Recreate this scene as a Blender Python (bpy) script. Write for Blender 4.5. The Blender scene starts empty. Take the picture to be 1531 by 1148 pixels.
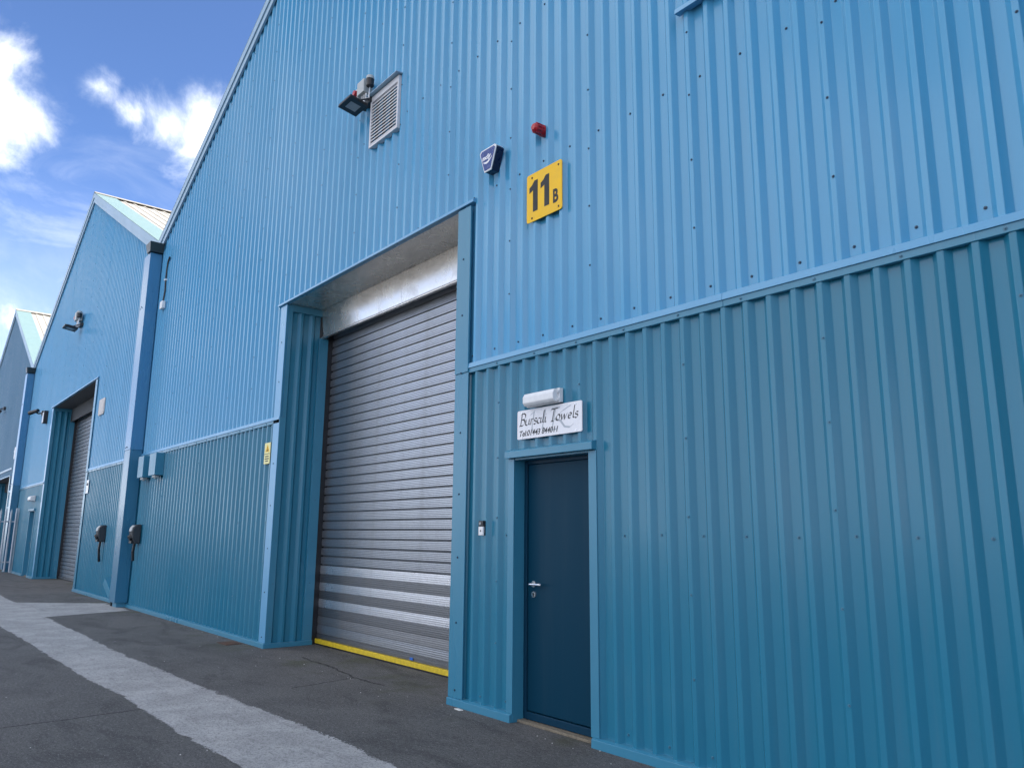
import bpy, math, random
from mathutils import Vector, Matrix
random.seed(7)
scene = bpy.context.scene
COL = scene.collection

# ------------------------------------------------------------------ camera
CAM_YAW, CAM_PITCH, CAM_ROLL = 0.88538867, 0.19407144, 0.00929045
CAM_F, CAM_POS = 1153.32, Vector((0, -4.12, 1.4436))
def cam_axes():
    y, p, r_ = CAM_YAW, CAM_PITCH, CAM_ROLL
    f = Vector((-math.sin(y), math.cos(y), 0)); r = Vector((math.cos(y), math.sin(y), 0)); u = Vector((0, 0, 1))
    f, u = f*math.cos(p)+u*math.sin(p), -f*math.sin(p)+u*math.cos(p)
    r, u = r*math.cos(r_)+u*math.sin(r_), -r*math.sin(r_)+u*math.cos(r_)
    return r, u, f
_r, _u, _f = cam_axes()
cd = bpy.data.cameras.new('camera'); cam = bpy.data.objects.new('camera', cd); COL.objects.link(cam)
cd.sensor_fit = 'HORIZONTAL'; cd.sensor_width = 36.0; cd.lens = 36.0*CAM_F/1531.0
cd.clip_start = 0.05; cd.clip_end = 2000
m = Matrix((_r, _u, -_f)).transposed().to_4x4(); m.translation = CAM_POS
cam.matrix_world = m
scene.camera = cam
def sky_dir(px, py):
    return (_f + _r*((px-765.5)/CAM_F) - _u*((py-574.0)/CAM_F)).normalized()

# ------------------------------------------------------------------ light and sky
TO_SUN = Vector((0.34, 0.68, 0.64)).normalized()
SUN_EL = math.asin(TO_SUN.z); SUN_AZ = math.atan2(TO_SUN.x, TO_SUN.y)
sd = bpy.data.lights.new('sun', 'SUN'); sd.energy = 2.0; sd.angle = math.radians(0.6); sd.color = (1.0, 0.93, 0.83)
sun = bpy.data.objects.new('sun', sd); COL.objects.link(sun)
sun.rotation_euler = (-TO_SUN).to_track_quat('-Z', 'Y').to_euler()

world = bpy.data.worlds.new('World'); scene.world = world; world.use_nodes = True
SKY_STRENGTH = 0.07
def build_world():
    nt = world.node_tree; N = nt.nodes; L = nt.links; N.clear()
    out = N.new('ShaderNodeOutputWorld'); mix = N.new('ShaderNodeMixShader'); L.new(mix.outputs[0], out.inputs[0])
    sky = N.new('ShaderNodeTexSky'); sky.sky_type = 'NISHITA'; sky.sun_disc = False
    sky.sun_elevation = SUN_EL; sky.sun_rotation = SUN_AZ
    sky.air_density = 0.38; sky.dust_density = 0.0; sky.ozone_density = 5.0; sky.altitude = 50
    b1 = N.new('ShaderNodeBackground'); b1.inputs[1].default_value = SKY_STRENGTH; L.new(sky.outputs[0], b1.inputs[0]); L.new(b1.outputs[0], mix.inputs[1])
    b2 = N.new('ShaderNodeBackground'); b2.inputs[1].default_value = 0.37; L.new(b2.outputs[0], mix.inputs[2])
    tc = N.new('ShaderNodeTexCoord')
    def math_(op, a, b=None, c=None):
        n = N.new('ShaderNodeMath'); n.operation = op
        for i, v in enumerate((a, b, c)):
            if v is None: continue
            if isinstance(v, (int, float)): n.inputs[i].default_value = v
            else: L.new(v, n.inputs[i])
        return n.outputs[0]
    def noise(scale, detail, rough, sc=(1, 1, 1), loc=(0, 0, 0), dist=0.0):
        mp = N.new('ShaderNodeMapping'); mp.inputs['Scale'].default_value = sc; mp.inputs['Location'].default_value = loc
        L.new(tc.outputs['Generated'], mp.inputs[0])
        n = N.new('ShaderNodeTexNoise'); n.inputs['Scale'].default_value = scale; n.inputs['Detail'].default_value = detail
        n.inputs['Roughness'].default_value = rough; n.inputs['Distortion'].default_value = dist
        L.new(mp.outputs[0], n.inputs['Vector']); return n.outputs[0]
    def sstep(v, a, b):
        n = N.new('ShaderNodeMapRange'); n.interpolation_type = 'SMOOTHSTEP'
        n.inputs[1].default_value = a; n.inputs[2].default_value = b; L.new(v, n.inputs[0]); return n.outputs[0]
    fine = noise(13, 8, 0.62, dist=0.3)
    # cumulus heaps standing at their own bearings in the sky
    heap = None
    for (px, py, rad, w) in ((-40, 150, 0.075, 0.95), (-15, 205, 0.05, 0.9), (310, 200, 0.066, 0.95), (258, 185, 0.050, 0.85), (205, 172, 0.030, 0.66), (143, 128, 0.030, 0.60),
                             (15, 478, 0.035, 0.7), (-190, 60, 0.10, 1.0), (-300, 330, 0.12, 1.0), (640, 60, 0.10, 0.9)):
        d = sky_dir(px, py)
        vm = N.new('ShaderNodeVectorMath'); vm.operation = 'DISTANCE'; L.new(tc.outputs['Generated'], vm.inputs[0]); vm.inputs[1].default_value = d
        g = math_('MULTIPLY', math_('MAXIMUM', math_('SUBTRACT', 1.0, math_('DIVIDE', vm.outputs['Value'], rad*1.5)), 0.0), w)
        heap = g if heap is None else math_('MAXIMUM', heap, g)
    big = noise(2.6, 3, 0.5, sc=(1, 1, 1.8), loc=(8.3, 5.9, 1.4))  # offset chosen so unseen clouds light the wall and bring out its ribs
    # the patch of open blue the gable stands against
    vm = N.new('ShaderNodeVectorMath'); vm.operation = 'DISTANCE'; L.new(tc.outputs['Generated'], vm.inputs[0]); vm.inputs[1].default_value = sky_dir(200, 150)
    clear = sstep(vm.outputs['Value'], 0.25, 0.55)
    scattered = sstep(big, 0.42, 0.56)  # added cloud cover, mostly out of view, raised to brighten the wall
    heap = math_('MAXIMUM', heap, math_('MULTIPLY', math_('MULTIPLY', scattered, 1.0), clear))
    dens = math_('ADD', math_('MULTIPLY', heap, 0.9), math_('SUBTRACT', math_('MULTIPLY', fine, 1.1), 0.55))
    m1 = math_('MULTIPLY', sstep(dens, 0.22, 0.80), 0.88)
    # thin high veil
    veil = noise(5.5, 8, 0.62, sc=(1.0, 1.0, 2.2), loc=(1.7, 5.2, 0.3), dist=0.8)
    sep = N.new('ShaderNodeSeparateXYZ'); L.new(tc.outputs['Generated'], sep.inputs[0])
    low = N.new('ShaderNodeMapRange'); low.inputs[1].default_value = 0.47; low.inputs[2].default_value = 0.28; L.new(sep.outputs[2], low.inputs[0])
    m2 = math_('MULTIPLY', math_('MULTIPLY', sstep(veil, 0.42, 0.72), 0.48), low.outputs[0])
    hz = N.new('ShaderNodeMapRange'); hz.interpolation_type = 'SMOOTHSTEP'; hz.inputs[1].default_value = 0.42; hz.inputs[2].default_value = 0.02; hz.inputs[4].default_value = 0.75; L.new(sep.outputs[2], hz.inputs[0])
    m2 = math_('MAXIMUM', m2, hz.outputs[0])
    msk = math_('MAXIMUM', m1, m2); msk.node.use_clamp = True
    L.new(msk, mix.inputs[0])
    # cloud tone: thick middles a little greyer, thin edges white
    ramp = N.new('ShaderNodeValToRGB'); L.new(math_('ADD', math_('MULTIPLY', sstep(dens, 0.30, 1.0), 0.55), math_('MULTIPLY', sstep(fine, 0.35, 0.68), 0.45)), ramp.inputs[0])
    ramp.color_ramp.elements[0].color = (0.44, 0.50, 0.60, 1); ramp.color_ramp.elements[1].color = (1.0, 0.98, 0.96, 1)
    L.new(ramp.outputs[0], b2.inputs[0])
build_world()

scene.view_settings.view_transform = 'Standard'; scene.view_settings.look = 'None'
scene.view_settings.exposure = 2.72; scene.view_settings.gamma = 1.0; scene.view_settings.use_curve_mapping = False

# ------------------------------------------------------------------ materials
MATS = {}
def new_mat(name):
    mt = bpy.data.materials.new(name); mt.use_nodes = True; MATS[name] = mt
    nt = mt.node_tree; return mt, nt, nt.nodes['Principled BSDF']
def n_noise(nt, scale, detail=4, rough=0.55, sc=(1, 1, 1), coord='Object', dist=0.0):
    tc = nt.nodes.new('ShaderNodeTexCoord'); mp = nt.nodes.new('ShaderNodeMapping'); mp.inputs['Scale'].default_value = sc
    nt.links.new(tc.outputs[coord], mp.inputs[0])
    n = nt.nodes.new('ShaderNodeTexNoise'); n.inputs['Scale'].default_value = scale; n.inputs['Detail'].default_value = detail
    n.inputs['Roughness'].default_value = rough; n.inputs['Distortion'].default_value = dist
    nt.links.new(mp.outputs[0], n.inputs['Vector']); return n.outputs[0]
def n_map(nt, v, a, b, c=0.0, d=1.0, smooth=True):
    n = nt.nodes.new('ShaderNodeMapRange'); n.interpolation_type = 'SMOOTHSTEP' if smooth else 'LINEAR'
    for i, k in enumerate((a, b, c, d)): n.inputs[i+1].default_value = k
    nt.links.new(v, n.inputs[0]); return n.outputs[0]
def n_mix(nt, fac, a, b, mode='MIX'):
    n = nt.nodes.new('ShaderNodeMix'); n.data_type = 'RGBA'; n.blend_type = mode
    for sock, v in ((0, fac), (6, a), (7, b)):
        if isinstance(v, (int, float)): n.inputs[sock].default_value = v
        elif isinstance(v, tuple): n.inputs[sock].default_value = v if len(v) == 4 else (*v, 1)
        else: nt.links.new(v, n.inputs[sock])
    return n.outputs[2]
def n_bump(nt, bs, h, strength, dist):
    b = nt.nodes.new('ShaderNodeBump'); b.inputs['Strength'].default_value = strength; b.inputs['Distance'].default_value = dist
    nt.links.new(h, b.inputs['Height']); nt.links.new(b.outputs[0], bs.inputs['Normal']); return b
def n_math(nt, op, a, b=0.0):
    n = nt.nodes.new('ShaderNodeMath'); n.operation = op
    for i, v in enumerate((a, b)):
        if isinstance(v, (int, float)): n.inputs[i].default_value = v
        else: nt.links.new(v, n.inputs[i])
    return n.outputs[0]

def paint(name, col, rough=0.36, wear=0.10, wave=0.35, spec=0.5):
    mt, nt, bs = new_mat(name)
    big = n_noise(nt, 0.9, 4, 0.6, sc=(1, 1, 0.25)); streak = n_noise(nt, 9, 5, 0.65, sc=(1, 1, 0.05)); fine = n_noise(nt, 60, 3, 0.6)
    dusty = tuple(c*0.75+0.06 for c in col)
    c1 = n_mix(nt, n_map(nt, streak, 0.45, 0.8, 0, wear*2.2), col, dusty)
    c2 = n_mix(nt, n_map(nt, big, 0.35, 0.75, 0, wear*1.6), c1, tuple(c*0.82 for c in col))
    c3 = n_mix(nt, n_map(nt, fine, 0.3, 0.7, 0, 0.07), c2, tuple(c*1.18 for c in col))
    nt.links.new(c3, bs.inputs['Base Color'])
    nt.links.new(n_map(nt, big, 0.3, 0.7, rough-0.05, rough+0.08), bs.inputs['Roughness'])
    bs.inputs['Specular IOR Level'].default_value = spec
    oil = n_noise(nt, 2.2, 2, 0.5, sc=(1, 1, 0.45)); n_bump(nt, bs, oil, wave, 0.012)
    return mt
paint('upper_blue', (0.074, 0.325, 0.545), 0.18, wear=0.15, spec=0.6, wave=0.22)
paint('lower_teal', (0.023, 0.190, 0.300), 0.19, wear=0.15, spec=0.45, wave=0.22)
paint('trim_blue', (0.105, 0.340, 0.560), 0.28, wave=0.15, spec=0.7)
paint('trim_teal', (0.040, 0.215, 0.335), 0.30, wave=0.15, spec=0.6)
paint('trim_pale', (0.260, 0.410, 0.540), 0.36, wave=0.15)
paint('verge_mint', (0.160, 0.245, 0.252), 0.5, wear=0.25)
paint('door_navy', (0.0025, 0.038, 0.072), 0.38, wear=0.05, wave=0.06, spec=0.1)
paint('frame_navy', (0.003, 0.034, 0.068), 0.38, wear=0.05, wave=0.05, spec=0.15)
paint('casing_blue', (0.055, 0.220, 0.410), 0.27, wave=0.15, spec=0.6)
paint('casing_teal', (0.030, 0.165, 0.285), 0.27, wave=0.15, spec=0.6)
paint('screw_blue', (0.020, 0.060, 0.105), 0.4)
paint('screw_teal', (0.055, 0.180, 0.270), 0.35)
paint('far_blue', (0.070, 0.190, 0.305), 0.40)

def plain(name, col, rough=0.5, metal=0.0, var=0.12, scale=20, bump=0.0):
    mt, nt, bs = new_mat(name)
    f = n_noise(nt, scale, 5, 0.6)
    nt.links.new(n_mix(nt, n_map(nt, f, 0.3, 0.75), tuple(c*(1-var) for c in col), tuple(min(1, c*(1+var)) for c in col)), bs.inputs['Base Color'])
    nt.links.new(n_map(nt, f, 0.3, 0.7, max(0.03, rough-0.06), min(1, rough+0.06)), bs.inputs['Roughness'])
    bs.inputs['Metallic'].default_value = metal
    if bump: n_bump(nt, bs, f, bump, 0.004)
    return mt
plain('white_plastic', (0.78, 0.79, 0.80), 0.35, var=0.04)
plain('white_sign', (0.80, 0.80, 0.83), 0.3, var=0.03, scale=6)
plain('yellow_sign', (0.90, 0.52, 0.008), 0.6, var=0.04, scale=8)
plain('pale_yellow', (0.80, 0.74, 0.30), 0.4, var=0.05)
plain('black_plastic', (0.012, 0.013, 0.016), 0.4)
plain('dark_grey', (0.035, 0.042, 0.050), 0.45)
plain('black_print', (0.010, 0.011, 0.013), 0.6)
plain('grey_print', (0.43, 0.47, 0.51), 0.5, var=0.05)
plain('red_plastic', (0.42, 0.012, 0.022), 0.28, var=0.1)
plain('alarm_blue', (0.012, 0.045, 0.22), 0.25, var=0.05)
plain('alarm_side', (0.006, 0.010, 0.045), 0.3)
plain('grey_box', (0.42, 0.45, 0.45), 0.45, var=0.08)
plain('lamp_glass', (0.30, 0.32, 0.33), 0.12, var=0.06)
plain('steel', (0.72, 0.72, 0.72), 0.22, 1.0, var=0.08)
plain('dark_interior', (0.012, 0.012, 0.013), 0.9)
plain('core_grey', (0.10, 0.11, 0.12), 0.9)
plain('rust', (0.10, 0.055, 0.035), 0.85, var=0.4, scale=40, bump=0.5)
plain('yellow_bar', (0.70, 0.50, 0.02), 0.5, var=0.15)
plain('blue_tag', (0.02, 0.13, 0.50), 0.4)
plain('litter_white', (0.75, 0.74, 0.70), 0.8)
plain('hopper_dark', (0.030, 0.048, 0.055), 0.4)
plain('white_louvre', (0.62, 0.62, 0.64), 0.38, var=0.05)
plain('beige_plate', (0.55, 0.51, 0.48), 0.5)
plain('sandy_mortar', (0.20, 0.17, 0.125), 0.9, var=0.3, scale=60, bump=0.4)
plain('red_brown', (0.3, 0.04, 0.03), 0.4)

def galv(name, col, rough, dirt=0.4):
    mt, nt, bs = new_mat(name)
    sp = n_noise(nt, 26, 3, 0.7); big = n_noise(nt, 2.2, 6, 0.65, dist=0.8); st = n_noise(nt, 4, 5, 0.7, sc=(1, 1, 0.12))
    c = n_mix(nt, n_map(nt, sp, 0.35, 0.65), tuple(k*0.93 for k in col), col)
    c = n_mix(nt, n_map(nt, big, 0.48, 0.75, 0, dirt), c, (0.20, 0.19, 0.18))
    c = n_mix(nt, n_map(nt, st, 0.5, 0.8, 0, dirt*0.7), c, (0.26, 0.25, 0.24))
    nt.links.new(c, bs.inputs['Base Color'])
    nt.links.new(n_map(nt, big, 0.3, 0.7, rough-0.04, rough+0.08), bs.inputs['Roughness'])
    bs.inputs['Metallic'].default_value = 0.85
    wv = n_noise(nt, 1.4, 2, 0.5); n_bump(nt, bs, wv, 0.10, 0.02)
    return mt
galv('galvanised', (0.84, 0.81, 0.76), 0.24, 0.22)
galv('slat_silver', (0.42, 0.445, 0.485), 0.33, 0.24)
galv('slat_sheen', (0.80, 0.82, 0.86), 0.30, 0.18)  # lighter base colour stands in for the reflection on tilted slats
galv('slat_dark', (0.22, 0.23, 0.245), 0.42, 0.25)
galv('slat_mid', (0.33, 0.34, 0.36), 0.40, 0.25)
galv('fence_galv', (0.55, 0.58, 0.62), 0.42, 0.2)

def roof_mat():
    mt, nt, bs = new_mat('roof_cream')
    a = n_noise(nt, 3.0, 7, 0.7, sc=(0.35, 1, 1)); b = n_noise(nt, 14, 5, 0.65, sc=(0.3, 1, 1))
    c = n_mix(nt, n_map(nt, a, 0.5, 0.72, 0, 0.7), (0.33, 0.315, 0.285), (0.22, 0.19, 0.15))
    c = n_mix(nt, n_map(nt, b, 0.56, 0.72, 0, 0.55), c, (0.15, 0.12, 0.095))
    nt.links.new(c, bs.inputs['Base Color']); bs.inputs['Roughness'].default_value = 0.7
roof_mat()

def seg_mask(nt, pos, segs, width, wob):
    """soft dark line along world-space segments on the ground"""
    res = None
    nz = n_noise(nt, 5.0, 5, 0.7, coord='Object'); nz2 = n_noise(nt, 38, 2, 0.5)
    sep = nt.nodes.new('ShaderNodeSeparateXYZ'); nt.links.new(pos, sep.inputs[0])
    off = n_math(nt, 'MULTIPLY', n_math(nt, 'SUBTRACT', nz, 0.5), wob)
    for (x0, y0, x1, y1) in segs:
        dx, dy = x1-x0, y1-y0; ln = math.hypot(dx, dy); dx /= ln; dy /= ln
        rx = n_math(nt, 'SUBTRACT', sep.outputs[0], x0); ry = n_math(nt, 'SUBTRACT', sep.outputs[1], y0)
        t = n_math(nt, 'ADD', n_math(nt, 'MULTIPLY', rx, dx), n_math(nt, 'MULTIPLY', ry, dy))
        s = n_math(nt, 'ADD', n_math(nt, 'SUBTRACT', n_math(nt, 'MULTIPLY', rx, dy), n_math(nt, 'MULTIPLY', ry, dx)), off)
        over = n_math(nt, 'MAXIMUM', n_math(nt, 'MAXIMUM', n_math(nt, 'MULTIPLY', t, -1.0), n_math(nt, 'SUBTRACT', t, ln)), 0.0)
        d = n_math(nt, 'ADD', n_math(nt, 'ABSOLUTE', s), over)
        w = n_math(nt, 'MULTIPLY', n_map(nt, nz2, 0.3, 0.7, 0.35, 1.3), width)
        mk = n_math(nt, 'SUBTRACT', 1.0, n_math(nt, 'MINIMUM', n_math(nt, 'DIVIDE', d, w), 1.0))
        res = mk if res is None else n_math(nt, 'MAXIMUM', res, mk)
    return n_map(nt, res, 0.0, 0.5)

def asphalt_mat():
    mt, nt, bs = new_mat('asphalt')
    geo = nt.nodes.new('ShaderNodeNewGeometry'); pos = geo.outputs['Position']
    agg = n_noise(nt, 85, 4, 0.78); grit = n_noise(nt, 170, 2, 0.6); patch = n_noise(nt, 0.8, 7, 0.62, dist=0.7); mid = n_noise(nt, 6, 6, 0.68)
    stain = n_noise(nt, 1.7, 6, 0.6, sc=(0.5, 1.4, 1), dist=1.2)
    vor = nt.nodes.new('ShaderNodeTexVoronoi'); vor.inputs['Scale'].default_value = 110
    tc = nt.nodes.new('ShaderNodeTexCoord'); nt.links.new(tc.outputs['Object'], vor.inputs['Vector'])
    c = n_mix(nt, n_map(nt, patch, 0.35, 0.7), (0.096, 0.094, 0.092), (0.146, 0.142, 0.138))
    c = n_mix(nt, n_map(nt, mid, 0.45, 0.70, 0, 0.6), c, (0.150, 0.147, 0.143))
    c = n_mix(nt, n_map(nt, stain, 0.50, 0.68, 0, 0.7), c, (0.050, 0.049, 0.049))
    c = n_mix(nt, n_map(nt, agg, 0.47, 0.60, 0, 0.85), c, (0.026, 0.026, 0.026))
    chip = n_noise(nt, 34, 3, 0.6, sc=(0.7, 1.3, 1))
    c = n_mix(nt, n_map(nt, chip, 0.52, 0.66, 0, 0.45), c, (0.170, 0.167, 0.163))
    c = n_mix(nt, n_map(nt, chip, 0.46, 0.34, 0, 0.5), c, (0.038, 0.038, 0.038))
    c = n_mix(nt, n_map(nt, grit, 0.58, 0.68, 0, 0.75), c, (0.27, 0.265, 0.26))
    lite = nt.nodes.new('ShaderNodeSeparateColor'); nt.links.new(vor.outputs['Color'], lite.inputs[0])
    near = n_map(nt, vor.outputs['Distance'], 0.34, 0.22)
    c = n_mix(nt, n_math(nt, 'MULTIPLY', n_map(nt, lite.outputs[0], 0.965, 0.985), near), c, (0.50, 0.49, 0.46))
    # green algae film along the foot of the wall
    sep = nt.nodes.new('ShaderNodeSeparateXYZ'); nt.links.new(pos, sep.inputs[0])
    foot = n_map(nt, sep.outputs[1], -0.75, -0.05); alg = n_noise(nt, 1.1, 5, 0.65)
    c = n_mix(nt, n_math(nt, 'MULTIPLY', foot, n_map(nt, alg, 0.50, 0.66, 0, 0.6)), c, (0.052, 0.058, 0.020))
    cr = seg_mask(nt, pos, ((-7.18, -3.9, -7.18, -2.76), (-7.18, -2.76, -7.24, -2.1)), 0.016, 0.10)
    cr2 = seg_mask(nt, pos, ((-7.33, -0.79, -7.49, -0.05), (-7.49, -0.05, -6.95, -0.03), (-9.05, 0.08, -8.2, 0.045), (-8.2, 0.045, -7.49, -0.05)), 0.020, 0.16)
    crk = n_math(nt, 'MAXIMUM', cr, cr2)
    c = n_mix(nt, n_math(nt, 'MULTIPLY', crk, 0.85), c, (0.010, 0.010, 0.010))
    nt.links.new(c, bs.inputs['Base Color']); bs.inputs['Roughness'].default_value = 0.88
    h = n_math(nt, 'ADD', n_math(nt, 'MULTIPLY', agg, 1.0), n_math(nt, 'MULTIPLY', mid, 0.8))
    h = n_math(nt, 'SUBTRACT', h, n_math(nt, 'MULTIPLY', crk, 1.5))
    n_bump(nt, bs, h, 0.9, 0.010)
asphalt_mat()
def concrete_mat(name, frayed):
    mt, nt, bs = new_mat(name)
    a = n_noise(nt, 95, 4, 0.75); b = n_noise(nt, 2.2, 7, 0.65, dist=0.6); d = n_noise(nt, 22, 5, 0.7); e = n_noise(nt, 5.0, 7, 0.72, sc=(0.3, 1.9, 1))
    c = n_mix(nt, n_map(nt, b, 0.35, 0.7), (0.355, 0.352, 0.348), (0.49, 0.485, 0.478))
    c = n_mix(nt, n_map(nt, d, 0.48, 0.75, 0, 0.4), c, (0.24, 0.238, 0.236))
    c = n_mix(nt, n_map(nt, e, 0.52, 0.72, 0, 0.55), c, (0.21, 0.208, 0.206))
    c = n_mix(nt, n_map(nt, a, 0.50, 0.64, 0, 0.7), c, (0.10, 0.10, 0.10))
    nt.links.new(c, bs.inputs['Base Color']); bs.inputs['Roughness'].default_value = 0.9
    g2 = n_noise(nt, 34, 3, 0.6, sc=(0.7, 1.3, 1)); c = n_mix(nt, n_map(nt, g2, 0.50, 0.64, 0, 0.35), c, (0.13, 0.13, 0.13)); nt.links.new(c, bs.inputs['Base Color'])
    n_bump(nt, bs, n_math(nt, 'ADD', a, d), 0.8, 0.006)
    if frayed:      # the skim of concrete breaks up into streaks and crumbs along its edges
        at = nt.nodes.new('ShaderNodeAttribute'); at.attribute_name = 'inset'
        f1 = n_noise(nt, 7, 8, 0.75, sc=(0.55, 1.5, 1)); f2 = n_noise(nt, 60, 4, 0.7)
        v = n_math(nt, 'ADD', n_math(nt, 'MULTIPLY', at.outputs['Fac'], 0.95), n_math(nt, 'ADD', n_math(nt, 'MULTIPLY', n_math(nt, 'SUBTRACT', f1, 0.5), 1.2), n_math(nt, 'MULTIPLY', n_math(nt, 'SUBTRACT', f2, 0.5), 0.8)))
        nt.links.new(n_map(nt, v, 0.42, 0.56), bs.inputs['Alpha'])
concrete_mat('concrete_worn', True)
concrete_mat('concrete_plain', False)

# ------------------------------------------------------------------ helpers
class MB:
    def __init__(s): s.v = []; s.f = []; s.n = None
    def add(s, vs, fs):
        o = len(s.v); s.v += [tuple(p) for p in vs]; s.f += [tuple(i+o for i in q) for q in fs]; return s
    def box(s, x0, x1, y0, y1, z0, z1):
        return s.add([(x0,y0,z0),(x1,y0,z0),(x1,y1,z0),(x0,y1,z0),(x0,y0,z1),(x1,y0,z1),(x1,y1,z1),(x0,y1,z1)],
                     [(0,3,2,1),(4,5,6,7),(0,1,5,4),(1,2,6,5),(2,3,7,6),(3,0,4,7)])
    def extr(s, poly, d):            # polygon (3D points) extruded by vector d
        n = len(poly); d = Vector(d); vs = [Vector(p) for p in poly]; vs += [p+d for p in vs]
        return s.add(vs, [tuple(range(n))[::-1], tuple(range(n, 2*n))]+[(i, (i+1) % n, (i+1) % n+n, i+n) for i in range(n)])
    def cone(s, p0, p1, r0, r1, n=12, cap0=True, cap1=True):
        p0, p1 = Vector(p0), Vector(p1); a = (p1-p0).normalized(); t = a.orthogonal().normalized(); b = a.cross(t)
        vs = []
        for p, r in ((p0, r0), (p1, r1)):
            vs += [p+(t*math.cos(2*math.pi*i/n)+b*math.sin(2*math.pi*i/n))*r for i in range(n)]
        fs = [(i, (i+1) % n, (i+1) % n+n, i+n) for i in range(n)]
        if cap0: fs.append(tuple(range(n))[::-1])
        if cap1: fs.append(tuple(range(n, 2*n)))
        return s.add(vs, fs)
    def tube(s, pts, r, n=8):
        pts = [Vector(p) for p in pts]; rings = []
        for i, p in enumerate(pts):
            a = (pts[min(i+1, len(pts)-1)]-pts[max(i-1, 0)]).normalized()
            t = a.cross(Vector((0.31, 0.87, 0.39))).normalized(); b = a.cross(t)
            rings.append([p+(t*math.cos(2*math.pi*k/n)+b*math.sin(2*math.pi*k/n))*r for k in range(n)])
        vs = [q for g in rings for q in g]; fs = []
        for i in range(len(pts)-1):
            fs += [(i*n+k, i*n+(k+1) % n, (i+1)*n+(k+1) % n, (i+1)*n+k) for k in range(n)]
        fs += [tuple(range(n))[::-1], tuple(range((len(pts)-1)*n, len(pts)*n))]
        return s.add(vs, fs)
    def mesh(s, name, mat, smooth=False):
        me = bpy.data.meshes.new(name); me.from_pydata(s.v, [], s.f); me.materials.append(MATS[mat])
        if smooth:
            me.polygons.foreach_set('use_smooth', [True]*len(me.polygons))
        if s.n:
            me.polygons.foreach_set('use_smooth', [True]*len(me.polygons)); me.normals_split_custom_set_from_vertices(s.n)
        me.update(); return me
    def build(s, name, mat, parent=None, bevel=0.0, smooth=False, fixn=True):
        me = s.mesh(name, mat, smooth)
        return link(name, me, parent, bevel)
def link(name, me, parent=None, bevel=0.0):
    o = bpy.data.objects.new(name, me); COL.objects.link(o)
    if parent is not None: o.parent = parent
    if bevel:
        b = o.modifiers.new('edge', 'BEVEL'); b.width = bevel; b.segments = 2; b.limit_method = 'ANGLE'; b.angle_limit = math.radians(35)
        b.harden_normals = False
    return o
def tag(o, label, cat, group=None):
    o['label'] = label; o['category'] = cat
    if group: o['group'] = group
    return o
def empty(name, loc=(0, 0, 0)):
    o = bpy.data.objects.new(name, None); o.location = loc; COL.objects.link(o); o.empty_display_size = 0.1; return o
def structure(o): o['kind'] = 'structure'; return o
def stuff(o): o['kind'] = 'stuff'; return o
def text_part(name, body, size, mat, parent, loc, shear=0.0, offset=0.0, sx=1.0, ext=0.0004):
    cu = bpy.data.curves.new(name, 'FONT'); cu.body = body; cu.size = size; cu.shear = shear; cu.offset = offset; cu.extrude = ext
    cu.resolution_u = 4
    t = bpy.data.objects.new(name, cu); COL.objects.link(t)
    dg = bpy.context.evaluated_depsgraph_get(); me = bpy.data.meshes.new_from_object(t.evaluated_get(dg))
    bpy.data.objects.remove(t); me.materials.clear(); me.materials.append(MATS[mat])
    me.transform(Matrix.Diagonal((sx, 1, 1, 1))); me.transform(Matrix.Rotation(math.pi/2, 4, 'X'))
    o = link(name, me, parent); o.location = loc; return o

# ------------------------------------------------------------------ ground
g = MB(); g.add([(-260, -160, 0), (160, -160, 0), (160, 160, 0), (-260, 160, 0)], [(0, 1, 2, 3)])
structure(g.build('ground', 'asphalt'))
def strip():
    rnd = random.Random(3)
    def wob(seed):
        r = random.Random(seed); ph = [(r.uniform(0, 6.28), r.uniform(0.3, 26), ) for _ in range(26)]
        return lambda x: sum(math.sin(x*k+p)/(1+0.55*k) for p, k in ph)
    wr, wl = wob(5), wob(9)
    R = [(-16.3, -1.58), (-13.2, -1.55), (-10.8, -1.555), (-9.3, -1.51), (-8.2, -1.47), (-7.2, -1.42), (-6.2, -1.365), (-5.4, -1.33), (-4.5, -1.33), (4.0, -1.25)]
    Lq = [(-19.2, -2.45), (-14.5, -2.36), (-11.6, -2.285), (-9.3, -2.26), (-8.3, -2.185), (-7.2, -2.155), (-6.3, -2.165), (-5.1, -2.11), (4.0, -2.05)]
    def interp(P, x):
        for a, b in zip(P, P[1:]):
            if x <= b[0]:
                t = max(0, (x-a[0])/(b[0]-a[0])); return a[1]+t*(b[1]-a[1])
        return P[-1][1]
    m_ = MB(); x = -26.0; pts = []
    while x < 4.0:
        amp = 0.009
        yr = interp(R, x)+wr(x)*amp+rnd.gauss(0, 0.002); yl = interp(Lq, x)+wl(x)*amp+rnd.gauss(0, 0.002)
        if x < -15.7:   # the strip opens out to a cross band reaching the downpipe
            t = min(1, (-15.7-x)/0.5)
            yr = yr+(t*1.50 if x > -18.0 else 1.50*max(0, 1-(-18.0-x)/1.2))*(1.0+0.05*wr(x*2))
            yr = min(yr, -0.08+0.02*wr(x*3))
        pts.append((x, yl, yr)); x += 0.012 if x > -11 else 0.03
    vs = []; fs = []; ed = []
    for i, (x, yl, yr) in enumerate(pts):
        vs += [(x, yl-0.05, 0.004), (x, yl+0.05, 0.004), (x, yr-0.07, 0.004), (x, yr+0.07, 0.004)]; ed += [0.0, 1.0, 1.0, 0.0]
        if i: fs += [(4*i-4+k, 4*i+k, 4*i+k+1, 4*i-3+k) for k in range(3)]
    m_.add(vs, fs); o = m_.build('concrete_strip', 'concrete_worn'); structure(o)
    at = o.data.attributes.new('inset', 'FLOAT', 'POINT'); at.data.foreach_set('value', ed)
strip()

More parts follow.
